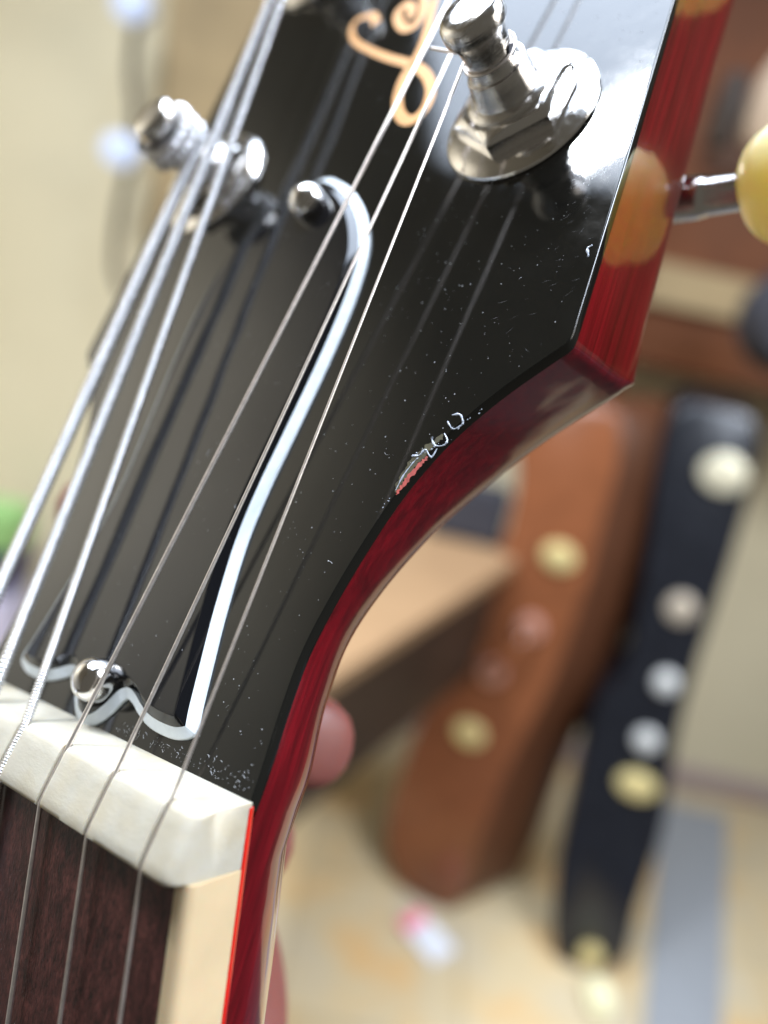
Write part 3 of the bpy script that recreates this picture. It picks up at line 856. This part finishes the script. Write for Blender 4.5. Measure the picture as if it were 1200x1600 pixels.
slab('leg', [(0.19, 1.40), (0.235, 1.41), (0.235, 1.46), (0.19, 1.46)], 0.001, 0.4995, 'dark_wood', B_)
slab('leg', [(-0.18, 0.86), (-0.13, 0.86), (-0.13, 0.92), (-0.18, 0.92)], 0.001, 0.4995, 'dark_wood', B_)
o = box('equipment_box', (0.09, 1.44, 0.752), (0.235, 1.51, 0.86), 'dark_felt', bev=0.008)
tag(o, 'dark slate box standing on the far end of the workbench', 'box')

# brown cabinet at the upper right
CB = root('display_cabinet', 'tall brown wooden cabinet against the wall with a tan rail', 'cabinet', loc=(0.70, 1.70, 0))
boxp('carcass', (0.36, 1.62, 1.13), (3.1, 1.88, 2.45), 'cabinet_wood', CB)  # extended out of view to the right as a dark reflection for the guitar
boxp('rail', (0.40, 1.605, 1.25), (3.05, 1.618, 1.33), 'tan_wood', CB)
boxp('lower_panel', (0.40, 1.607, 1.135), (3.05, 1.618, 1.235), 'cabinet_wood', CB)
boxp('dark_door', (0.43, 1.607, 1.50), (0.505, 1.618, 1.62), 'cabinet_dark_wood', CB)
for x in (0.37, 3.03): boxp('leg', (x, 1.65, 0.07), (x + 0.05, 1.70, 1.128), 'cabinet_wood', CB)
V, F = lathe([(0, -0.05), (0.06, -0.048), (0.085, -0.02), (0.088, 0.0), (0.085, 0.02), (0.06, 0.048), (0, 0.05)], 32)
V = [(x + 0.605, z + 1.42, y + 1.275) for x, y, z in V]
o = mesh('round_cushion', V, F, 'dark_felt', mm=False)
tag(o, 'dark grey round cushion hanging in front of the brown cabinet', 'cushion')
V, F = lathe([(0, 0), (0.03, 0.0), (0.04, 0.03), (0.036, 0.09), (0.02, 0.13), (0, 0.135)], 24)
V = [(x + 0.455, y + 1.40, z + 1.52) for x, y, z in V]
o = mesh('lamp_shade', V, F, 'pale_beige', mm=False)
tag(o, 'small beige shade hanging high in front of the cabinet', 'lamp shade')
V, F = lathe([(0, 0), (0.022, 0.01), (0.026, 0.06), (0.018, 0.11), (0, 0.12)], 20)
V = [(x + 0.39, y + 1.41, z + 1.50) for x, y, z in V]
o = mesh('microphone', V, F, 'dark_wood', mm=False)
tag(o, 'small dark bulb shape hanging left of the beige shade', 'microphone')

# cord and fittings on the left
V, F = tube(cr([(-0.700, 1.80, 1.60), (-0.705, 1.80, 1.48), (-0.690, 1.80, 1.40), (-0.690, 1.80, 1.30), (-0.705, 1.80, 1.20), (-0.705, 1.80, 1.08), (-0.68, 1.80, 1.02)], 6), 0.010, 10)
o = mesh('cord', V, F, 'dark_wood', mm=False)
tag(o, 'dark cord hanging down the pale wall left of the strings', 'cord')
for z, r in ((1.578, 0.035), (1.315, 0.036)):
    V, F = lathe([(0, -0.03), (r, -0.022), (r * 1.1, 0), (r, 0.022), (0, 0.03)], 20)
    V = [(x - 0.69, z_ + 1.75, y * 0.9 + z) for x, y, z_ in V]
    o = mesh('cord_clip', V, F, 'pale_blue_plastic', mm=False)
    tag(o, 'pale bluish round clip at the top of the hanging cord' if z > 1.5 else 'pale bluish round clip halfway down the hanging cord', 'clip')
o = box('tan_board', (-0.66, 1.84, 1.15), (0.10, 1.87, 2.3), 'tan_wood', bev=0.01)
tag(o, 'tan board leaning on the wall behind the headstock', 'board')
for z0, z1, m, nm, lb in ((0.36, 0.46, 'green_plastic', 'green_box', 'bright green box, topmost of the small stack at the left edge'), (0.25, 0.355, 'navy_plastic', 'navy_box', 'dark navy box in the middle of the small stack'), (0.02, 0.245, 'lavender_plastic', 'lavender_box', 'lavender grey box at the bottom of the small stack')):
    o = box(nm, (-0.98, 1.70, z0), (-0.86, 1.82, z1), m, bev=0.01); tag(o, lb, 'box')
o = box('wall_shade_sheet', (-0.60, 1.55, 0.005), (0.06, 1.60, 0.50), 'olive_wall_shade', bev=0.01)  # added sheet, its olive colour stands for shade on wall and floor
tag(o, 'olive tan sheet standing in for the shaded wall under the workbench', 'panel')
